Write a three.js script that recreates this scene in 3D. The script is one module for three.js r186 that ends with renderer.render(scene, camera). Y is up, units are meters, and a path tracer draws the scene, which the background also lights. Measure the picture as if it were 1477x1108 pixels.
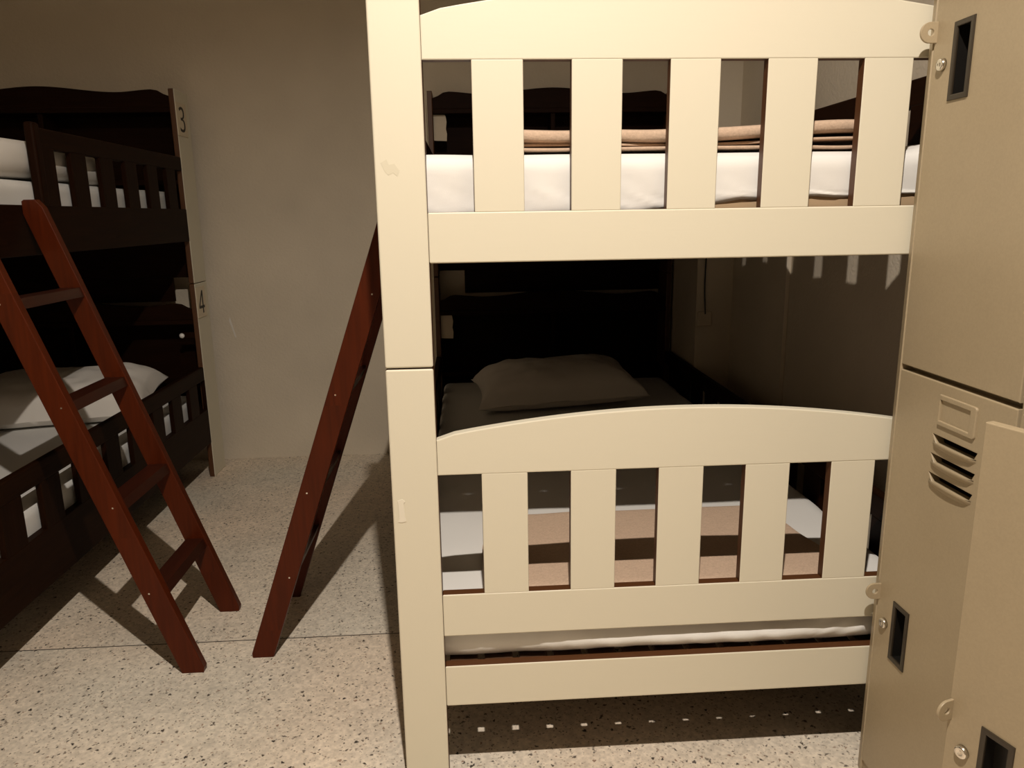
import * as THREE from 'three';
import { RoundedBoxGeometry } from 'three/addons/geometries/RoundedBoxGeometry.js';
import { mergeGeometries, mergeVertices } from 'three/addons/utils/BufferGeometryUtils.js';
import { RectAreaLightUniformsLib } from 'three/addons/lights/RectAreaLightUniformsLib.js';
import { FontLoader } from 'three/addons/loaders/FontLoader.js';
import { TextGeometry } from 'three/addons/geometries/TextGeometry.js';

// ------------------------------------------------------------------ camera, lamp, exposure
const scene = new THREE.Scene();
scene.background = new THREE.Color(0x000000);
const D = Math.PI / 180;
const camera = new THREE.PerspectiveCamera(54.42, 1477 / 1108, 0.02, 30);
camera.position.set(0.1538, 1.13, 1.35);
camera.rotation.order = 'YXZ';
camera.rotation.set(-12.7057 * D, -3.3228 * D, -0.8993 * D);
const renderer = new THREE.WebGLRenderer({ antialias: true });
renderer.toneMapping = THREE.LinearToneMapping;
renderer.toneMappingExposure = 1.0;
renderer.shadowMap.enabled = true;
RectAreaLightUniformsLib.init();
const LAMP = [0.20, 2.575, 1.18], CEIL = 2.60;
const lampLight = new THREE.RectAreaLight(new THREE.Color(1.0, 0.885, 0.765), 24300, 0.03, 0.03);
lampLight.position.set(LAMP[0], LAMP[1], LAMP[2]);
lampLight.lookAt(LAMP[0], 0, LAMP[2]);
scene.add(lampLight);

// ------------------------------------------------------------------ random, noise, textures
let seed = 1234567;
const rnd = () => { seed = (seed * 1664525 + 1013904223) >>> 0; return seed / 4294967296; };
const hash = (i, j, k) => { let h = (i * 374761393 + j * 668265263 + k * 2147483647 + 1274126177) | 0; h = Math.imul(h ^ (h >>> 13), 1274126177); h ^= h >>> 16; return (h >>> 0) / 4294967296; };
const sm = t => t * t * (3 - 2 * t);
function vnoise(x, y, z = 0) {
  const xi = Math.floor(x), yi = Math.floor(y), zi = Math.floor(z), u = sm(x - xi), v = sm(y - yi), w = sm(z - zi);
  const L = (a, b, t) => a + (b - a) * t, h = (a, b, c) => hash(xi + a, yi + b, zi + c);
  return L(L(L(h(0, 0, 0), h(1, 0, 0), u), L(h(0, 1, 0), h(1, 1, 0), u), v), L(L(h(0, 0, 1), h(1, 0, 1), u), L(h(0, 1, 1), h(1, 1, 1), u), v), w) * 2 - 1;
}
function tnoise(x, y, per) {            // tiling 2D value noise, period in cells
  const xi = Math.floor(x), yi = Math.floor(y), u = sm(x - xi), v = sm(y - yi), m = a => ((a % per) + per) % per;
  const a = hash(m(xi), m(yi), per), b = hash(m(xi + 1), m(yi), per), c = hash(m(xi), m(yi + 1), per), d = hash(m(xi + 1), m(yi + 1), per);
  return (a + (b - a) * u) * (1 - v) + (c + (d - c) * u) * v;
}
function texture(n, metres, fn, srgb) {   // fn(u,v) -> [r,g,b] 0..1 ; uv are metres
  const data = new Uint8Array(n * n * 4);
  for (let j = 0; j < n; j++) for (let i = 0; i < n; i++) {
    const c = fn(i / n, j / n), o = (j * n + i) * 4;
    data[o] = Math.max(0, Math.min(255, c[0] * 255)); data[o + 1] = Math.max(0, Math.min(255, c[1] * 255)); data[o + 2] = Math.max(0, Math.min(255, c[2] * 255)); data[o + 3] = 255;
  }
  return finish(new THREE.DataTexture(data, n, n), metres, srgb);
}
function finish(t, metres, srgb) {
  t.wrapS = t.wrapT = THREE.RepeatWrapping; t.magFilter = THREE.LinearFilter; t.minFilter = THREE.LinearMipmapLinearFilter; t.generateMipmaps = true;
  t.repeat.set(1 / metres, 1 / metres); if (srgb) t.colorSpace = THREE.SRGBColorSpace; t.needsUpdate = true; return t;
}
const grey = g => [g, g, g];
const fbm = (u, v, p) => tnoise(u * p, v * p, p) * .5 + tnoise(u * p * 2, v * p * 2, p * 2) * .3 + tnoise(u * p * 4, v * p * 4, p * 4) * .2;

// terrazzo: pale cement matrix with dark, grey and rusty chips
function terrazzo() {
  const n = 2048, m = 2.0, data = new Uint8Array(n * n * 4), px = n / m;
  for (let j = 0; j < n; j++) for (let i = 0; i < n; i++) {
    const u = i / n, v = j / n, o = (j * n + i) * 4;
    const a = fbm(u, v, 16) - .5, b = fbm(u, v, 256) - .5, w = tnoise(u * 7, v * 7, 7) - .5;
    const l = 1 + a * .10 + b * .26;
    data[o] = 222 * l + w * 10; data[o + 1] = 211 * l; data[o + 2] = 194 * l - w * 6; data[o + 3] = 255;
  }
  const kinds = [[58, 52, 46], [92, 84, 76], [128, 118, 106], [150, 138, 124], [120, 92, 74], [38, 34, 32], [226, 218, 202]];
  const chip = (cx, cy, r, asp, ang, col, s) => {
    const R = Math.ceil(r * 1.5), ca = Math.cos(ang), sa = Math.sin(ang), p1 = rnd() * 6, p2 = rnd() * 6;
    for (let dy = -R; dy <= R; dy++) for (let dx = -R; dx <= R; dx++) {
      const x = (dx * ca + dy * sa), y = (-dx * sa + dy * ca) * asp, d = Math.hypot(x, y), t = Math.atan2(y, x);
      const e = r * (1 + .2 * Math.sin(t * 3 + p1) + .14 * Math.sin(t * 5 + p2)) - d;
      if (e <= -.5) continue;
      const k = Math.min(1, e + .5) * s, X = ((Math.round(cx) + dx) % n + n) % n, Y = ((Math.round(cy) + dy) % n + n) % n, o = (Y * n + X) * 4;
      for (let q = 0; q < 3; q++) data[o + q] += (col[q] - data[o + q]) * k;
    }
  };
  for (let q = 0; q < 26000; q++) chip(rnd() * n, rnd() * n, (.0008 + rnd() * .0016) * px, 1 + rnd(), rnd() * 3.2, kinds[2 + (rnd() * 5 | 0)], .35 + rnd() * .3);
  for (let q = 0; q < 11000; q++) chip(rnd() * n, rnd() * n, (.0014 + rnd() * rnd() * .0036) * px, 1.3 + rnd() * 1.5, rnd() * 3.2, kinds[(rnd() * 4.99 | 0)], .4 + rnd() * .4);
  for (let q = 0; q < 2200; q++) chip(rnd() * n, rnd() * n, (.0018 + rnd() * .0028) * px, 1.1 + rnd() * 1.3, rnd() * 3.2, kinds[rnd() < .5 ? 0 : 5], .6 + rnd() * .35);
  return finish(new THREE.DataTexture(data, n, n), m, true);
}
const T = {
  terrazzo: terrazzo(),
  grain: texture(512, .6, (u, v) => { const s = tnoise(u * 6 + 0, v * 90, 90) * .45 + tnoise(u * 12, v * 210, 210) * .35 + tnoise(u * 3, v * 24, 24) * .3; const g = .55 + s * .5; return [g, g * .97, g * .95]; }, false),
  paint: texture(512, .5, (u, v) => grey(.5 + (fbm(u, v, 40) - .5) * .5 + (tnoise(u * 16, v * 200, 200) - .5) * .25)),
  stucco: texture(512, .5, (u, v) => grey(.5 + (fbm(u, v, 64) - .5) * .9)),
  blotch: texture(256, 2.3, (u, v) => { const g = .93 + (fbm(u, v, 9) - .5) * .14; return [g, g, g * .99]; }),
  weave: texture(256, .05, (u, v) => grey(.5 + .2 * Math.sin(u * 6.2832 * 40) + .2 * Math.sin(v * 6.2832 * 40) + (tnoise(u * 64, v * 64, 64) - .5) * .3)),
  fleece: texture(512, .25, (u, v) => { const g = .84 + (fbm(u, v, 90) - .5) * .26 + (tnoise(u * 24, v * 120, 120) - .5) * .06; return [g, g, g]; }),
  speck: texture(512, .3, (u, v) => { const g = .94 + (fbm(u, v, 110) - .5) * .12 + (fbm(u, v, 5) - .5) * .05; return [g, g, g]; }),
};
const lin = (r, g, b) => new THREE.Color().setRGB(r, g, b);
const S = o => new THREE.MeshStandardMaterial(o), P = o => new THREE.MeshPhysicalMaterial(o);
const M = {
  floor: S({ color: lin(.97, .96, .95), map: T.terrazzo, roughness: .55 }),
  strip: S({ color: lin(.02, .018, .016), roughness: .5 }),
  wall: S({ color: lin(.70, .62, .50), map: T.blotch, bumpMap: T.stucco, bumpScale: .0012, roughness: .9 }),
  ceiling: S({ color: lin(.62, .57, .49), bumpMap: T.stucco, bumpScale: .0006, roughness: .95 }),
  bedPaint: S({ vertexColors: true, bumpMap: T.paint, bumpScale: .00015, roughness: .48 }),
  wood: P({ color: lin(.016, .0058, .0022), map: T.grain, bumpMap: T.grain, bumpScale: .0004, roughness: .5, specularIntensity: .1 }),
  ladder: P({ color: lin(.080, .0125, .0016), map: T.grain, bumpMap: T.grain, bumpScale: .0004, roughness: .42, specularIntensity: .4 }),
  rung: P({ color: lin(.040, .009, .004), map: T.grain, bumpMap: T.grain, bumpScale: .0004, roughness: .35 }),
  slatWood: S({ color: lin(.09, .045, .022), map: T.grain, roughness: .6 }),
  sheet: S({ color: lin(.72, .715, .69), bumpMap: T.weave, bumpScale: .0002, roughness: .9 }),
  pillow: S({ color: lin(.76, .73, .68), bumpMap: T.weave, bumpScale: .0002, roughness: .9 }),
  blanket: P({ color: lin(.62, .455, .33), map: T.fleece, bumpMap: T.fleece, bumpScale: .0015, roughness: 1, sheen: .25, sheenRoughness: .8, sheenColor: lin(.5, .4, .33) }),
  locker: S({ color: lin(.37, .30, .195), map: T.speck, bumpMap: T.speck, bumpScale: .0003, roughness: .42 }),
  black: S({ color: lin(.008, .007, .006), roughness: .38 }),
  bezel: S({ color: lin(.030, .022, .013), roughness: .4 }),
  chrome: S({ color: lin(.75, .72, .66), metalness: 1, roughness: .22 }),
  darkHole: S({ color: lin(.01, .01, .01), roughness: .8 }),
  tan: S({ color: lin(.42, .30, .18), bumpMap: T.weave, bumpScale: .0002, roughness: .9 }),
  card: S({ color: lin(.60, .52, .40), roughness: .7 }),
  sign: S({ color: lin(.66, .58, .44), roughness: .7 }),
  scuff: S({ color: lin(.70, .67, .62), roughness: .8 }),
  ink: S({ color: lin(.015, .013, .012), roughness: .6 }),
  white: S({ color: lin(.8, .79, .76), roughness: .35 }),
  residue: S({ color: lin(.70, .665, .56), roughness: .6 }),
  smudge: S({ color: lin(.585, .553, .437), roughness: .6 }),
  lampGlow: S({ color: lin(.8, .8, .8), emissive: new THREE.Color(1, .82, .6), emissiveIntensity: 6 }),
};
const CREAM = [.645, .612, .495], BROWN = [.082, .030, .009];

// ------------------------------------------------------------------ geometry helpers
function uvMetres(g, along) {           // uv in metres from the dominant normal; u runs along the given axis
  g = g.index ? g.toNonIndexed() : g;
  const p = g.attributes.position, n = g.attributes.normal, uv = new Float32Array(p.count * 2);
  const off = rnd() * 5;
  for (let i = 0; i < p.count; i += 3) {
    let ax = 0, ay = 0, az = 0;
    for (let k = 0; k < 3; k++) { ax += n.getX(i + k); ay += n.getY(i + k); az += n.getZ(i + k); }
    ax = Math.abs(ax); ay = Math.abs(ay); az = Math.abs(az);
    for (let k = 0; k < 3; k++) {
      const q = [p.getX(i + k), p.getY(i + k), p.getZ(i + k)];
      let d = ax >= ay && ax >= az ? [2, 1] : ay >= az ? [0, 2] : [0, 1];
      if (along !== undefined && d[1] === along) d = [d[1], d[0]];
      uv[(i + k) * 2] = q[d[0]] + off; uv[(i + k) * 2 + 1] = q[d[1]] + off * .37;
    }
  }
  g.setAttribute('uv', new THREE.BufferAttribute(uv, 2));
  return g;
}
function box(x0, x1, y0, y1, z0, z1, r = .003) {
  const w = Math.abs(x1 - x0), h = Math.abs(y1 - y0), d = Math.abs(z1 - z0);
  const g = r > 0 ? new RoundedBoxGeometry(w, h, d, 2, Math.min(r, Math.min(w, h, d) * .45)) : new THREE.BoxGeometry(w, h, d);
  g.translate((x0 + x1) / 2, (y0 + y1) / 2, (z0 + z1) / 2);
  const m = Math.max(w, h, d);
  return uvMetres(g, m === w ? 0 : m === h ? 1 : 2);
}
function twoTone(g, isCream) {          // paint colour: cream where isCream(normal, centre), stained wood elsewhere
  g = g.index ? g.toNonIndexed() : g;
  const p = g.attributes.position, n = g.attributes.normal, c = new Float32Array(p.count * 3);
  for (let i = 0; i < p.count; i += 3) {
    const a = [0, 0, 0];
    for (let k = 0; k < 3; k++) { a[0] += n.getX(i + k) / 3; a[1] += n.getY(i + k) / 3; a[2] += n.getZ(i + k) / 3; }
    const col = isCream(a) ? CREAM : BROWN;
    for (let k = 0; k < 3; k++) c.set(col, (i + k) * 3);
  }
  g.setAttribute('color', new THREE.BufferAttribute(c, 3));
  return g;
}
function prism(pts, depth, bevel = .002) {    // outline in xy, extruded along +z
  const s = new THREE.Shape(pts.map(q => new THREE.Vector2(q[0], q[1])));
  return new THREE.ExtrudeGeometry(s, { depth: depth - 2 * bevel, bevelEnabled: bevel > 0, bevelSize: bevel, bevelThickness: bevel, bevelSegments: 2, bevelOffset: -bevel, curveSegments: 12 }).translate(0, 0, bevel);
}
const used = {};
function numbered(n) { used[n] = (used[n] || 0) + 1; return used[n] === 1 ? n : n + '_' + String(used[n] - 1).padStart(3, '0'); }
function mesh(name, g, m, parent, top) {
  const o = new THREE.Mesh(Array.isArray(g) ? mergeGeometries(g.map(q => q.index ? q.toNonIndexed() : q)) : g, m);
  o.name = top ? numbered(name) : name; o.castShadow = o.receiveShadow = true; (parent || scene).add(o); return o;
}
function thing(name, label, category, group, pos) {
  const o = new THREE.Group(); o.name = numbered(name); o.userData = { label, category }; if (group) o.userData.group = group;
  if (pos) o.position.set(...pos); scene.add(o); return o;
}
function solo(name, g, m, label, category, group) { const o = mesh(name, g, m, scene, true); o.userData = { label, category }; if (group) o.userData.group = group; return o; }
function struct(name, g, m, label) { const o = mesh(name, g, m, scene, false); o.userData = { kind: 'structure', label }; return o; }
function part(name, parent) { const o = new THREE.Group(); o.name = name; parent.add(o); return o; }

// soft rounded block: seg counts, corner radius, displacement function(p, n) -> offset vector
function soft(w, h, d, r, seg, disp) {
  let g = new THREE.BoxGeometry(w, h, d, ...seg); g.deleteAttribute('uv'); g.deleteAttribute('normal'); g = mergeVertices(g, 1e-5);
  const p = g.attributes.position, v = new THREE.Vector3(), q = new THREE.Vector3(), hw = [w / 2, h / 2, d / 2];
  for (let i = 0; i < p.count; i++) {
    v.fromBufferAttribute(p, i); q.copy(v);
    ['x', 'y', 'z'].forEach((a, k) => { const L = hw[k] - r; q[a] = Math.max(-L, Math.min(L, v[a])); });
    const dir = v.clone().sub(q);
    if (dir.lengthSq() > 1e-12) { dir.normalize(); v.copy(q).addScaledVector(dir, r); }
    if (disp) { const o = disp(v.x, v.y, v.z); v.x += o[0]; v.y += o[1]; v.z += o[2]; }
    p.setXYZ(i, v.x, v.y, v.z);
  }
  g.computeVertexNormals();
  return uvMetres(g);
}

// ------------------------------------------------------------------ the room
const XL = -2.18, XR = 1.25, ZB = -2.185, ZF = 5.6, TH = .1;
{
  const fl = new THREE.Group(); fl.name = 'floor'; fl.userData = { kind: 'structure', label: 'pale speckled terrazzo floor' }; scene.add(fl);
  const zs = -.545;
  mesh('floor_slab', box(XL - TH, XR + TH, -.1, 0, ZB - TH, zs - .0022, 0), M.floor, fl);
  mesh('floor_slab', box(XL - TH, XR + TH, -.1, 0, zs + .0022, ZF + TH, 0), M.floor, fl);
  mesh('divider_strip', box(XL - TH, XR + TH, -.1, -.0004, zs - .0022, zs + .0022, 0), M.strip, fl);
}
struct('wall_back', box(XL - TH, XR + TH, 0, CEIL, ZB - TH, ZB, 0), M.wall, 'plain grey beige painted wall behind the beds');
mesh('scuff_mark', uvMetres(prism([[-.957, .672], [-.951, .690], [-.947, .668], [-.938, .630], [-.930, .592], [-.936, .594], [-.948, .640]], .0006, .0001).translate(0, 0, ZB - .0002)), M.scuff, scene.getObjectByName('wall_back'));
struct('wall_left', box(XL - TH, XL, 0, CEIL, ZB, ZF, 0), M.wall, 'plain grey beige wall beyond the dark bunk bed');
struct('wall_right', box(XR, XR + TH, 0, CEIL, ZB, ZF, 0), M.wall, 'plain grey beige wall beside the cream bunk bed');
struct('wall_front', box(XL - TH, XR + TH, 0, CEIL, ZF, ZF + TH, 0), M.wall, 'plain grey beige wall facing the beds');
struct('ceiling', box(XL - TH, XR + TH, CEIL, CEIL + TH, ZB - TH, ZF + TH, 0), M.ceiling, 'plain off white ceiling');
struct('trim_1', box(1.10, XR, 0, CEIL, ZB, -1.69, 0), M.wall, 'square painted pilaster in the corner behind the cream bunk bed');
struct('trim_2', box(XR - .015, XR, 0, CEIL, -1.363, -1.138, .002), M.wall, 'flat painted upright strip on the wall beside the cream bunk bed');
{
  const t = thing('ceiling_lamp', 'small round warm white lamp on the ceiling', 'lamp', null, [LAMP[0], CEIL, LAMP[2]]);
  const pts = [[.0, 0], [.062, 0], [.064, -.012], [.052, -.033], [.0325, -.033], [.0325, -.021], [.0, -.021]].map(q => new THREE.Vector2(q[0], q[1]));
  mesh('cutoff_housing', uvMetres(new THREE.LatheGeometry(pts, 32)), M.white, t);  // unseen lamp housing, rim shaped to cut light off the upper walls
  mesh('lens', uvMetres(new THREE.CylinderGeometry(.031, .031, .0025, 32).translate(0, -.0228, 0)), M.lampGlow, t);
}

// ------------------------------------------------------------------ bunk beds (u: 0 at the aisle side, w: 0 at the foot, negative to the head)
const BW = 1.0835, PW = .0857, GAP = .0805, SLAT = .0857, Z0 = -2.07, Z1 = -2.22, TIER = .867;
const font = await new FontLoader().loadAsync('fonts/droid/droid_sans_regular.typeface.json');
function bunkBed(X0, ZZ, sx, label, numbers) {
  const bed = thing('bunk_bed', label, 'bunk bed', null, [X0, 0, ZZ]);
  // bx: box in bed coordinates, mirrored for the other hand
  const bx = (u0, u1, y0, y1, z0, z1, r) => box(sx > 0 ? u0 : -u1, sx > 0 ? u1 : -u0, y0, y1, z0, z1, r);
  const front = a => a[2] > .45, two = g => twoTone(g, front);
  for (const k of [0, 1]) {
    const dy = k * .7154, fb = part(k ? 'upper_footboard' : 'lower_footboard', bed), y0 = k * TIER, y1 = TIER * (k + 1) - (k ? .10 : 0);
    // posts
    for (const u of [0, BW - PW]) mesh('post', two(bx(u, u + PW, y0 + (k ? .0012 : 0), y1 - .0008, -.045, 0, .004)), M.bedPaint, fb);
    // arched top board
    const a = [], n = 28, ui = PW, uo = BW - PW, yb = .6648 + dy, ye = .7361 + dy, rise = .0441;
    a.push([ui, yb]); a.push([uo, yb]);
    for (let i = 0; i <= n; i++) { const t = i / n; a.push([uo + (ui - uo) * t, ye + rise * Math.pow(Math.sin(Math.PI * t), .85) - (i === 0 || i === n ? .004 : 0)]); }
    let g = prism(sx > 0 ? a : a.map(q => [-q[0], q[1]]).reverse(), .0225, .002).translate(0, 0, -.024);
    mesh('top_board', uvMetres(twoTone(g, a => a[2] > .3 || a[1] > .3), 0), M.bedPaint, fb);
    mesh('bottom_board', two(bx(PW, BW - PW, k ? 1.0511 : .3354, k ? 1.1373 : .4237, -.024, -.0015)), M.bedPaint, fb);
    for (let i = 0; i < 5; i++) { const u = PW + GAP + i * (GAP + SLAT); mesh('slat', two(bx(u, u + SLAT, (k ? 1.1363 : .4227), yb + .001, -.0235, -.002, .002)), M.bedPaint, fb); }
    if (!k) mesh('end_rail', two(bx(PW, BW - PW, .1824, .2701, -.024, -.0015)), M.bedPaint, fb);
    else mesh('end_cleat', bx(PW, BW - PW, 1.053, 1.083, -.05, -.0245), M.wood, fb);
    // long sides
    for (const side of [0, 1]) {
      const uA = side ? BW - .025 : 0, uB = uA + .025, sg = part('side_guard', bed);
      const board = k ? [1.045, 1.177] : [.162, .317], top = k ? [1.330, 1.386] : [.447, .506];
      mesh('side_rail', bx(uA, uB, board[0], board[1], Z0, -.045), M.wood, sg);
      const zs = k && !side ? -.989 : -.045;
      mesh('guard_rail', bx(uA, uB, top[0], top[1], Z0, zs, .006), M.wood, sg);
      // slats, pitch .181, gaps .083 wide starting at the given places
      const gw = side ? .078 : .090, gaps = []; for (let q = 0; q < 11; q++) { const z = side ? -2.0 + q * .1755 + .0035 : k ? -1.987 + q * .181 : -1.971 + q * .1847; if (z < zs - .07) gaps.push(z); }
      let prev = Z0;
      for (const gz of gaps) { if (gz - gw > prev + .004) mesh('guard_slat', bx(uA + (side ? .003 : .0005), uB - (side ? .003 : .009), board[1] - .002, top[0] + .002, prev, gz - gw, .002), M.wood, sg); prev = gz; }
      mesh('guard_slat', bx(uA, uB, board[1] - .002, top[0] + .004, prev, zs, .003), M.wood, sg);
      if (k && !side) mesh('guard_post', bx(uA - .001, uB + .001, board[1], top[1] + .012, zs - .034, zs + .002, .008), M.wood, sg);
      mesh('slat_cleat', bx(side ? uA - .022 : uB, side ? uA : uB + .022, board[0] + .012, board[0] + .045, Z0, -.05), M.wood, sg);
    }
    // lengthwise slats of the mattress base
    const sy = k ? 1.085 : .244;
    for (let i = 0; i < 16; i++) { const u = .0234 + i * .0702; if (u + .02 < BW - .05) mesh('bed_slat', bx(Math.max(.03, u), Math.min(BW - .03, u + .057), sy, sy + .016, Z0 + .002, k ? -.0255 : -.0255, .002), M.slatWood, bed); }
    for (const z of [-.7, -1.4]) mesh('slat_bearer', bx(.034, BW - .034, sy - .042, sy - .0005, z - .02, z + .02), M.wood, bed);
    // bookcase headboard
    const hb = part(k ? 'upper_headboard' : 'lower_headboard', bed), h0 = k * TIER, pt = .024, hw = M.wood;
    const outer = s => a => (s ? a[0] * sx > .45 : a[0] * sx < -.45);
    for (const s of [0, 1]) { const u = s ? BW - pt : 0; mesh('side_panel', twoTone(bx(u, u + pt, h0 + (k ? .0012 : 0), k ? 1.652 : TIER - .0008, Z1, Z0, .004), outer(s)), M.bedPaint, hb); }
    mesh('back_panel', bx(pt, BW - pt, k ? .885 : .12, k ? 1.60 : .745, Z1, Z1 + .012, .001), hw, hb);
    if (k) mesh('back_panel', bx(.14, BW - .024, .78, .884, Z1, Z1 + .012, .001), hw, hb);  // added infill that keeps the unlit gap between the tiers dark
    const oy = k ? 0 : -TIER;
    mesh('shelf', bx(pt, BW - pt, 1.560 + oy, 1.580 + oy, Z1 + .012, Z0, .003), hw, hb);
    mesh('shelf', bx(pt, BW - pt, 1.275 + oy, 1.295 + oy, Z1 + .012, Z0 - .004, .003), hw, hb);
    mesh('divider', bx(BW / 2 - .01, BW / 2 + .01, 1.295 + oy, 1.560 + oy, Z1 + .012, Z0 - .01, .002), hw, hb);
    // wavy crest
    const c = [], N = 44, f = t => { const s = Math.min(t, 1 - t); const d = s < .06 ? -.028 + .026 * sm(s / .06) * 1 : s < .2 ? -.002 - .010 * sm((s - .06) / .14) : -.012 + .024 * sm((s - .2) / .3); return 1.652 + oy + d; };
    c.push([pt, 1.579 + oy]); c.push([BW - pt, 1.579 + oy]);
    for (let i = 0; i <= N; i++) { const t = 1 - i / N; c.push([pt + (BW - 2 * pt) * t, f(t)]); }
    g = prism(sx > 0 ? c : c.map(q => [-q[0], q[1]]).reverse(), .018, .002).translate(0, 0, Z0 - .026);
    mesh('crest_board', uvMetres(g, 0), hw, hb);
    // paper notice under the shelf on the aisle side
    if (sx > 0) { const pa = [[.0255, 1.452], [.080, 1.450], [.082, 1.48], [.078, 1.50], [.0815, 1.53], [.078, 1.553], [.0745, 1.558], [.0255, 1.558]].map(q => [q[0] * sx, q[1] + oy]); if (sx < 0) pa.reverse();
      const nb = mesh('paper_notice', uvMetres(prism(pa, .002, .0003).translate(0, 0, Z0 - .030)), M.card, hb); nb.userData.label = 'small cream paper notice under the shelf'; }
  }
  if (numbers) numbers.forEach((ch, i) => {      // number signs on the outer face of the head side panel
    const yc = i ? .785 : 1.537, s = part('number_sign', bed); s.userData.label = 'cream number sign reading ' + ch;
    mesh('sign_plate', bx(-.0035, .0002, yc - .066, yc + .066, Z0 - .106, Z0 + .004, .0012), M.sign, s);
    let tg = new TextGeometry(ch, { font, size: .098, depth: .0012, curveSegments: 6 }); tg.computeBoundingBox(); const b = tg.boundingBox;
    tg.translate(-(b.min.x + b.max.x) / 2, -(b.min.y + b.max.y) / 2, 0); tg.scale(.92, 1, 1); tg.rotateY(sx < 0 ? Math.PI / 2 : -Math.PI / 2);
    tg.translate(-.0034 * sx, yc, Z0 - .051);
    mesh('numeral', uvMetres(tg), M.ink, s);
  });
  return bed;
}
const bedB = bunkBed(.0046, .0405, 1, 'cream fronted wooden bunk bed with slatted footboards beside the grey metal lockers');
const bedA = bunkBed(-1.004, .144, -1, 'dark brown wooden bunk bed with number signs 3 and 4 on its headboard edge', ['3', '4']);
{ // marks on the cream bed's left post
  const r = [[.010, .619], [.019, .622], [.024, .617], [.021, .613], [.0225, .587], [.0245, .578], [.016, .576], [.0095, .5775], [.012, .583], [.011, .610]];
  const a = mesh('tape_residue', uvMetres(prism(r, .0012, .0003).translate(0, 0, -.0002)), M.residue, bedB); a.userData.label = 'torn scrap of pale tape';
  mesh('smudge', uvMetres(prism([[.011, 1.219], [.021, 1.225], [.025, 1.216], [.034, 1.218], [.042, 1.206], [.038, 1.197], [.031, 1.203], [.023, 1.199], [.017, 1.206]], .0006, .0001).translate(0, 0, -.0003)), M.smudge, bedB);
  // white knob inside the dark bed's lower headboard
  const k = new THREE.LatheGeometry([[0, 0], [.006, 0], [.005, .008], [.010, .013], [.011, .018], [.007, .023], [0, .024]].map(q => new THREE.Vector2(...q)), 20).rotateX(Math.PI / 2).translate(-.075, .646, Z0 - .012);
  const kn = mesh('knob', uvMetres(k), M.white, bedA); kn.userData.label = 'round white knob';
  mesh('knob_bracket', box(-.083, -.025, .632, .658, Z0 - .018, Z0 - .011, .001), M.wood, bedA);
}

// ------------------------------------------------------------------ mattresses, pillows, blankets
const wr = (x, y, z, s, k) => vnoise(x * s + k, y * s, z * s + k * 3);
function mattress(cx, y0, y1, z0, z1, w, label, k, o = {}) {       // tan mattress body under a white fitted sheet
  const t = thing('mattress', label, 'mattress', null, [cx, y0, (z0 + z1) / 2]);
  const h = y1 - y0, d = z0 - z1, hem = o.hem || (() => 0);
  const body = soft(w - .012, h - .012, d - .012, .025, [20, 6, 30]).translate(0, (h - .012) / 2, 0);
  const bm = mesh('mattress_body', body, M.tan, t); bm.userData.label = 'tan mattress cover';
  const g = soft(w, h, d, Math.min(.03, h * .4), [72, 18, 90], (x, y, z) => {
    const Y = y + h / 2, f = Y / h, edge = Math.max(0, 1 - Math.abs(f - .3) * 1.6);
    const fr = z > d / 2 - .04 ? sm(Math.min(1, (z - d / 2 + .04) / .03)) : 0, rt = Math.abs(x) > w / 2 - .04 ? 1 : 0;
    let dy = .0025 * wr(x, y, z, 9, k + 5) + (o.rise && f > .5 ? o.rise * sm(Math.max(0, Math.min(1, (x / (w / 2) - .80) / .15))) : 0);
    if (f < .5) dy += hem(x) * (1 - f * 2) + (hem(x) ? .004 * wr(x, 0, z, 30, k + 8) * (1 - f * 2) : 0);
    let dz = fr * edge * (.004 * wr(x, y * .6, z, 13, k) + .003 * wr(x * 2.2 + y * 3, y, z, 26, k + 2));
    if (o.bulge) dz += fr * o.bulge(x, Y + y0);
    return [rt * .003 * wr(x, y, z, 14, k) * Math.sign(x), dy, dz];
  }).translate(0, h / 2, 0);
  mesh('fitted_sheet', g, M.sheet, t);
  return t;
}
mattress(.0046 + BW / 2, 1.1035, 1.235, .009, -2.02, 1.02, 'white sheeted mattress on the upper bunk of the cream fronted bed', 1, { rise: .016, hem: x => .012 + .038 * sm(Math.max(0, Math.min(1, (x + .25) / .5))) });
mattress(.0046 + BW / 2, .2625, .3865, .009, -2.02, 1.02, 'white sheeted mattress on the lower bunk of the cream fronted bed', 2, { bulge: (x, y) => (.0195 * Math.exp(-Math.pow((y - .299) / .021, 2)) + .0025 * vnoise(x * 9, y * 40, 3) + (x > .3 ? .004 * vnoise(x * 34 - y * 60, y * 10, 6) : 0)) * (.25 + .75 * sm(Math.max(0, Math.min(1, (x + .45) / .42))) - .3 * sm(Math.max(0, Math.min(1, (x - .15) / .25)))) });
mattress(-1.004 - BW / 2, 1.1035, 1.245, .11, -1.918, 1.025, 'white sheeted mattress on the upper bunk of the dark brown bed', 3, {});
mattress(-1.004 - BW / 2, .2625, .3865, .11, -1.918, 1.02, 'white sheeted mattress on the lower bunk of the dark brown bed', 4, {});

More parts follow.
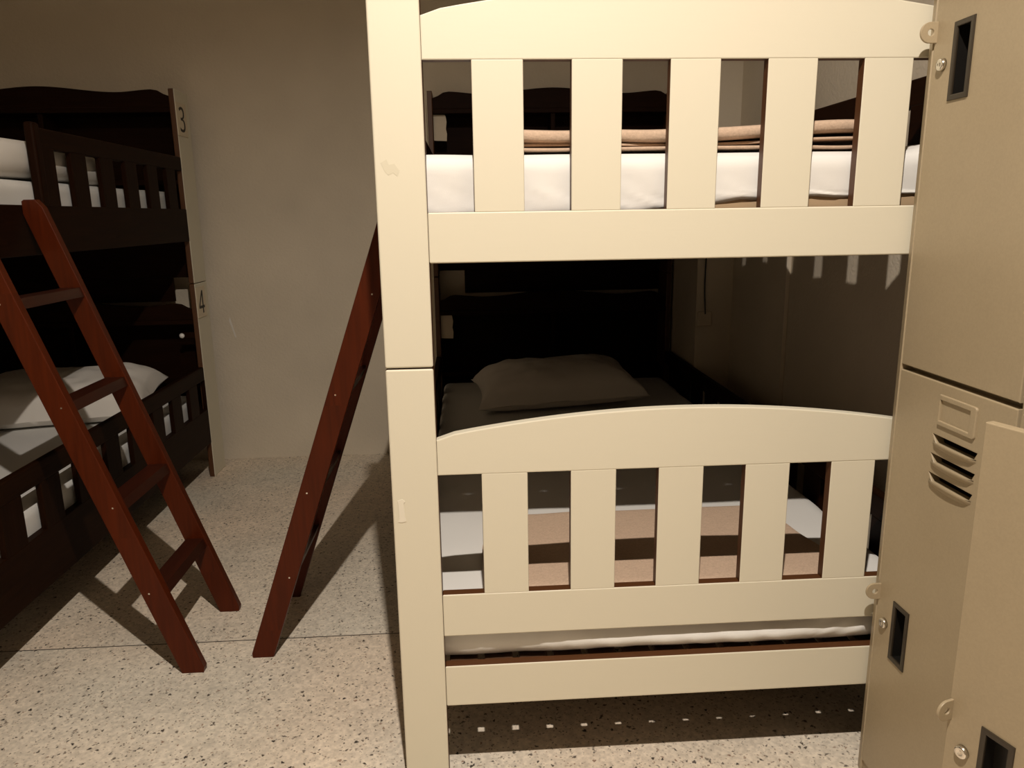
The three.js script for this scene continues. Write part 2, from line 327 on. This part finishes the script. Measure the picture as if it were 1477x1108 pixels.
function pillow(a, b, H, k, label, pos, rot) {
  const n = 44, m = 34, top = [], idx = [], v = [];
  const P2 = (i, j, s) => {
    const u = i / n * 2 - 1, w = j / m * 2 - 1;
    const x = a * u * (1 - .09 * (1 - w * w)), z = b * w * (1 - .08 * (1 - u * u));
    const t = Math.pow(Math.max(0, (1 - Math.pow(Math.abs(u), 4)) * (1 - Math.pow(Math.abs(w), 4))), .5);
    const e = t * (.010 * wr(x, 0, z, 9, k) + .006 * wr(x, s, z, 22, k + 2)) + .004 * (1 - t) * wr(x, 0, z, 16, k);
    return [x, s > 0 ? H * t * .72 + e : -H * t * .28 + e * .2, z];
  };
  for (const s of [1, -1]) for (let j = 0; j <= m; j++) for (let i = 0; i <= n; i++) v.push(...P2(i, j, s));
  const N = (n + 1) * (m + 1);
  for (let j = 0; j < m; j++) for (let i = 0; i < n; i++) { const q = j * (n + 1) + i; idx.push(q, q + n + 1, q + 1, q + 1, q + n + 1, q + n + 2); const r = q + N; idx.push(r, r + 1, r + n + 1, r + 1, r + n + 2, r + n + 1); }
  let g = new THREE.BufferGeometry(); g.setAttribute('position', new THREE.Float32BufferAttribute(v, 3)); g.setIndex(idx); g = mergeVertices(g, 1e-4); g.computeVertexNormals();
  g = uvMetres(g); g.rotateX(rot[0]); g.rotateZ(rot[2]); g.rotateY(rot[1]);
  g.computeBoundingBox();
  g.translate(pos[0], pos[1] - g.boundingBox.min.y, pos[2]);
  return solo('pillow', g, M.pillow, label, 'pillow');
}
pillow(.335, .215, .155, 11, 'plump white pillow in the shade on the lower bunk of the cream fronted bed', [.505, .3885, -1.615], [.06, .05, .04]);
pillow(.35, .235, .16, 23, 'plump white pillow by the headboard on the lower bunk of the dark brown bed', [-1.44, .3885, -1.60], [.10, .22, 0]);
{ // white quilt folded on the upper bunk of the dark bed
  const g = soft(.66, .104, .98, .045, [30, 10, 44], (x, y, z) => [.006 * wr(x, y, z, 7, 31), .005 * wr(x, y, z, 6, 33) - (y > 0 ? .05 * Math.pow(Math.max(0, (-z - .30) / .19), 2) : 0), .008 * wr(x, y, z, 7, 35)]).translate(-1.372, 1.303, -.93);
  solo('folded_quilt', g, M.pillow, 'thick white quilt folded on the upper mattress of the dark brown bed', 'quilt');
}
{ // folded tan blanket at the foot of the upper bunk of the cream bed
  const L = [], wv = (x, z, k, a) => a * vnoise(x * 5 + k, z * 2.5, k) + a * .6 * vnoise(x * 12, z * 6, k + 7);
  const layer = (y, h, dz, k, a, lift) => soft(.70, h, .34, h * .48, [60, 6, 24], (x, yy, z) => [.006 * vnoise(z * 9, k, 1), wv(x, z, k, a) + lift(x), .006 * vnoise(x * 6 + k, 2, k)]).translate(.575, y + h / 2, -.195 + dz);
  const up = x => .016 * sm(Math.max(0, Math.min(1, (x + .02) / .33)));
  L.push(layer(1.2395, .0065, .004, 3, .0012, x => 0));
  L.push(layer(1.2475, .0065, -.006, 5, .0016, x => .5 * up(x)));
  L.push(layer(1.2550, .0225, .004, 9, .0018, x => .80 * up(x)));
  solo('blanket', L, M.blanket, 'tan fleece blanket folded in layers on the upper bunk of the cream fronted bed', 'blanket');
}
{ // blanket spread over the foot of the lower mattress
  const g = soft(.78, .010, .378, .0045, [64, 4, 40], (x, y, z) => {
    const t = .5 - z / .378;                                   // 0 front .. 1 back
    const X = -.392 + (x + .39) / .78 * (.79 - .10 * t) + .010 * t;
    return [X - x + .004 * vnoise(z * 12, 3, 1), .002 * vnoise(x * 8, z * 8, 4), .006 * vnoise(x * 5, 1, 2)];
  }).translate(.562, .3965, -.209);
  solo('blanket', g, M.blanket, 'tan fleece blanket laid flat across the foot of the lower bunk mattress', 'blanket');
}

// ------------------------------------------------------------------ ladders
function ladder(xf, sx, zn, zfar, tilt, label, yTop) {   // leans towards sx from the foot at xf (outer lower corner)
  const t = thing('bed_ladder', label, 'ladder', null, [xf, 0, zn]);
  const k = .346, W = .060, cut = sx > 0 ? .445 : .459;            // outline in (a, y), a runs towards the bed
  const a = y => k * y, pts = [];
  pts.push([.006, 0], [W, 0]);
  const yc = (cut - W) / k; pts.push([a(yc) + W, yc], [cut, yTop - .004], [cut - .006, yTop], [a(yTop) + .012, yTop], [a(yTop - .02) + .002, yTop - .02], [a(.012), .012]);
  const shear = new THREE.Matrix4().set(1, 0, 0, 0, 0, 1, 0, 0, 0, tilt, 1, 0, 0, 0, 0, 1);
  const outline = sx > 0 ? pts : pts.map(q => [-q[0], q[1]]).reverse();
  for (const z of [0, zfar - zn]) {
    const g = prism(outline, .024, .002).translate(0, 0, z - .024).applyMatrix4(shear);
    mesh('side_rail', uvMetres(g, 1), M.ladder, t);
  }
  for (const y of [.960, .714, .462, .234]) {
    const c = a(y) + .006, e = .0083, g = prism((sx > 0 ? [[c - e, y - .024], [c + .048 - e, y - .024], [c + .048, y], [c, y]] : [[-c - .048 + e, y - .024], [-c + e, y - .024], [-c, y], [-c - .048, y]]), zn - zfar - .020, .002).translate(0, 0, zfar - zn - .002).applyMatrix4(shear);
    mesh('rung', uvMetres(g, 2), M.rung, t);
  }
  for (const y of [.950, .704, .452, .224]) for (const o of [y > .8 || y < .3 ? .040 : .022]) {
    const g = new THREE.CylinderGeometry(.0022, .0022, .001, 10).rotateX(Math.PI / 2).translate((a(y) + o) * sx, y, .0003).applyMatrix4(shear);
    mesh('screw_head', uvMetres(g), M.chrome, t);
  }
  return t;
}
ladder(-.541, -1, -.400, -.705, -.02, 'reddish brown wooden ladder leaning on the dark brown bunk bed', 1.19);
ladder(-.444, 1, -.455, -.775, -.02, 'reddish brown wooden ladder leaning on the side of the cream fronted bed', 1.19);

// ------------------------------------------------------------------ lockers
{
  const XF = .935, XBk = 1.245, ZA = .05, ZE = .715, HT = 1.90;
  const lk = thing('locker_cabinet', 'beige metal locker cabinet with recessed black handles at the foot of the cream bed', 'locker', null, [0, 0, 0]);
  const B = [];
  B.push(uvMetres(prism([[XBk, -ZA], [XF + .0042, -ZA], [XF - .0004, -.0658], [XF + .003, -.0675], [XBk, -.0675]], HT, .0006).rotateX(-Math.PI / 2)), box(XF + .003, XBk, 0, HT, ZE - .017, ZE, .002), box(XF + .003, XBk, .02, HT - .02, .366, .384, .002));
  B.push(box(XBk - .012, XBk, 0, HT, ZA + .016, ZE - .016, .001), box(XF + .003, XBk, HT - .018, HT, ZA + .016, ZE - .016, .001), box(XF + .004, XBk, .01, .028, ZA + .016, ZE - .016, .001));
  B.push(box(XF + .022, XBk, .842, .864, ZA + .016, ZE - .016, .001));
  mesh('body', B, M.locker, lk);
  const door = (pos, rotY, w, h, hy, flip, plateTop) => {
    const g = part('door', lk); g.position.set(...pos); g.rotation.y = rotY;
    const x0 = flip ? -w : 0;                              // far / free edge
    const sh = new THREE.Shape([[x0, 0], [x0 + w, 0], [x0 + w, h], [x0, h]].map(q => new THREE.Vector2(...q)));
    const hx = x0 + .053, hw = .049, hh = .118;
    sh.holes.push(new THREE.Path([[hx + .004, hy - hh / 2 + .004], [hx + .004, hy + hh / 2 - .004], [hx + hw - .004, hy + hh / 2 - .004], [hx + hw - .004, hy - hh / 2 + .004]].map(q => new THREE.Vector2(...q))));
    const lv = plateTop === null ? [] : [.052 + .028, .052 + .062, .052 + .096].map(q => plateTop - q);
    for (const y of lv) sh.holes.push(new THREE.Path([[x0 + .120, y - .005], [x0 + .110, y + .009], [x0 + .222, y + .009], [x0 + .214, y - .005]].reverse().map(q => new THREE.Vector2(...q))));
    const dg = new THREE.ExtrudeGeometry(sh, { depth: .0135, bevelEnabled: true, bevelSize: .0015, bevelThickness: .0015, bevelSegments: 2, bevelOffset: -.0015 });
    mesh('panel', uvMetres(dg), M.locker, g);
    // recessed handle: bezel and cup
    const F = .015, H = [], K2 = [], bz = .0085;
    const zs = new THREE.Shape([[hx, hy - hh / 2], [hx + hw, hy - hh / 2], [hx + hw, hy + hh / 2], [hx, hy + hh / 2]].map(p => new THREE.Vector2(...p)));
    zs.holes.push(new THREE.Path([[hx + bz, hy - hh / 2 + bz], [hx + bz, hy + hh / 2 - bz], [hx + hw - bz, hy + hh / 2 - bz], [hx + hw - bz, hy - hh / 2 + bz]].map(p => new THREE.Vector2(...p))));
    K2.push(uvMetres(new THREE.ExtrudeGeometry(zs, { depth: .002, bevelEnabled: true, bevelSize: .0014, bevelThickness: .0014, bevelSegments: 2, bevelOffset: -.0014 }).translate(0, 0, F - .0006)));
    H.push(box(hx + .004, hx + hw - .004, hy - hh / 2 + .004, hy + hh / 2 - .004, -.012, -.009, .0005));
    H.push(box(hx + .004, hx + .006, hy - hh / 2 + .004, hy + hh / 2 - .004, -.012, F, .0005), box(hx + hw - .006, hx + hw - .004, hy - hh / 2 + .004, hy + hh / 2 - .004, -.012, F, .0005), box(hx + .004, hx + hw - .004, hy + hh / 2 - .006, hy + hh / 2 - .004, -.012, F, .0005), box(hx + .004, hx + hw - .004, hy - hh / 2 + .004, hy - hh / 2 + .006, -.012, F, .0005));
    const hm = mesh('handle_cup', H, M.black, g); hm.userData.label = 'recessed black handle cup';
    const hz = mesh('handle_bezel', K2, M.bezel, g); hz.userData.label = 'dark brown handle surround';
    // cylinder lock
    const lp = [[0, .006], [.0035, .006], [.0045, .0072], [.0082, .0072], [.0098, .005], [.0102, 0], [0, 0]].map(q => new THREE.Vector2(...q));
    const lock = new THREE.LatheGeometry(lp.reverse(), 24).rotateX(Math.PI / 2).translate(x0 + .030, hy, F);
    const lm = mesh('lock', [uvMetres(lock), box(x0 + .0293, x0 + .0307, hy - .003, hy + .003, F + .0055, F + .0068, 0)], M.chrome, g); lm.userData.label = 'round chrome lock';
    // padlock hasp: tab standing out from the door edge
    const R = .0155, hs = new THREE.Shape(); hs.moveTo(-.004, -R); hs.lineTo(.012, -R); hs.absarc(.012, 0, R, -Math.PI / 2, Math.PI / 2, false); hs.lineTo(-.004, R); hs.closePath();
    const ho = new THREE.Path(); ho.absarc(.011, 0, .0060, 0, Math.PI * 2, true); hs.holes.push(ho);
    const hg = new THREE.ExtrudeGeometry(hs, { depth: .0028, bevelEnabled: true, bevelSize: .0008, bevelThickness: .0008, bevelSegments: 2, curveSegments: 20 }).rotateY(-Math.PI / 2).translate(x0 + .006, hy + .054, F);
    const hp = mesh('hasp', uvMetres(hg), M.locker, g); hp.userData.label = 'rounded padlock tab with a hole';
    if (plateTop !== null) {
      const a = x0 + .120, b = x0 + .214, c = plateTop, d = plateTop - .052, q4 = .006;
      const ls = new THREE.Shape(); ls.moveTo(a + .002, d); ls.lineTo(b - q4, d); ls.quadraticCurveTo(b, d, b, d + q4); ls.lineTo(b, c - q4); ls.quadraticCurveTo(b, c, b - q4, c); ls.lineTo(a + .002, c); ls.closePath();
      ls.holes.push(new THREE.Path([[a + .005, d + .008], [a + .005, c - .009], [b - .014, c - .009], [b - .014, d + .008]].map(p => new THREE.Vector2(...p))));
      const K = uvMetres(new THREE.ExtrudeGeometry(ls, { depth: .003, bevelEnabled: true, bevelSize: .0015, bevelThickness: .0015, bevelSegments: 2, bevelOffset: -.0015 }).translate(0, 0, F - .0008));
      const lh = mesh('label_holder', K, M.locker, g); lh.userData.label = 'empty raised label frame';
      for (const y of lv) {                                 // pressed louvre: lip bulging out below an open slot
        const n = 12, v = [], id = [], x1 = x0 + .112, x2 = x0 + .222;
        for (let i = 0; i <= n; i++) { const t = i / n, e = Math.pow(Math.sin(Math.PI * t), .35), x = x1 + (x2 - x1) * t;
          v.push(x, y - .002, F + .0075 * e, x, y - .007, F + .0068 * e, x, y - .016 * (.35 + .65 * e), F - .0005, x, y - .0035, F + .006 * e); }
        for (let i = 0; i < n; i++) { const q = i * 4; for (const [s, r] of [[0, 1], [1, 2], [3, 0]]) id.push(q + s, q + r, q + 4 + s, q + r, q + 4 + r, q + 4 + s); }
        const lg = new THREE.BufferGeometry(); lg.setAttribute('position', new THREE.Float32BufferAttribute(v, 3)); lg.setIndex(id); lg.computeVertexNormals();
        mesh('louvre', uvMetres(lg), M.locker, g);
      }
    }
    return g;
  };
  const r0 = -Math.PI / 2, dx = XF + .015;
  door([dx, .858, .069], r0, .294, .99, .500, false, .95);
  door([dx, .030, .069], r0, .294, .818, .327, false, .800);
  door([dx, .858, .387], r0, .308, .99, .500, false, .95);
  door([dx, .030, .700], r0 + 17 * D, .300, .818, .327, true, null);
}

// ------------------------------------------------------------------ socket with a cord on the wall behind the cream bed
{
  const s = thing('wall_socket', 'small dark wall socket with a hanging cord behind the cream fronted bed', 'socket', null, [1.135, .70, -1.689]);
  mesh('socket_plate', box(-.03, .03, -.03, .03, 0, .012, .004), M.card, s);
  mesh('cord', uvMetres(new THREE.TubeGeometry(new THREE.CatmullRomCurve3([new THREE.Vector3(0, .02, .014), new THREE.Vector3(-.004, .12, .006), new THREE.Vector3(-.002, .30, .005), new THREE.Vector3(0, .6, .005)]), 24, .003, 8)), M.black, s);
}
renderer.render(scene, camera);
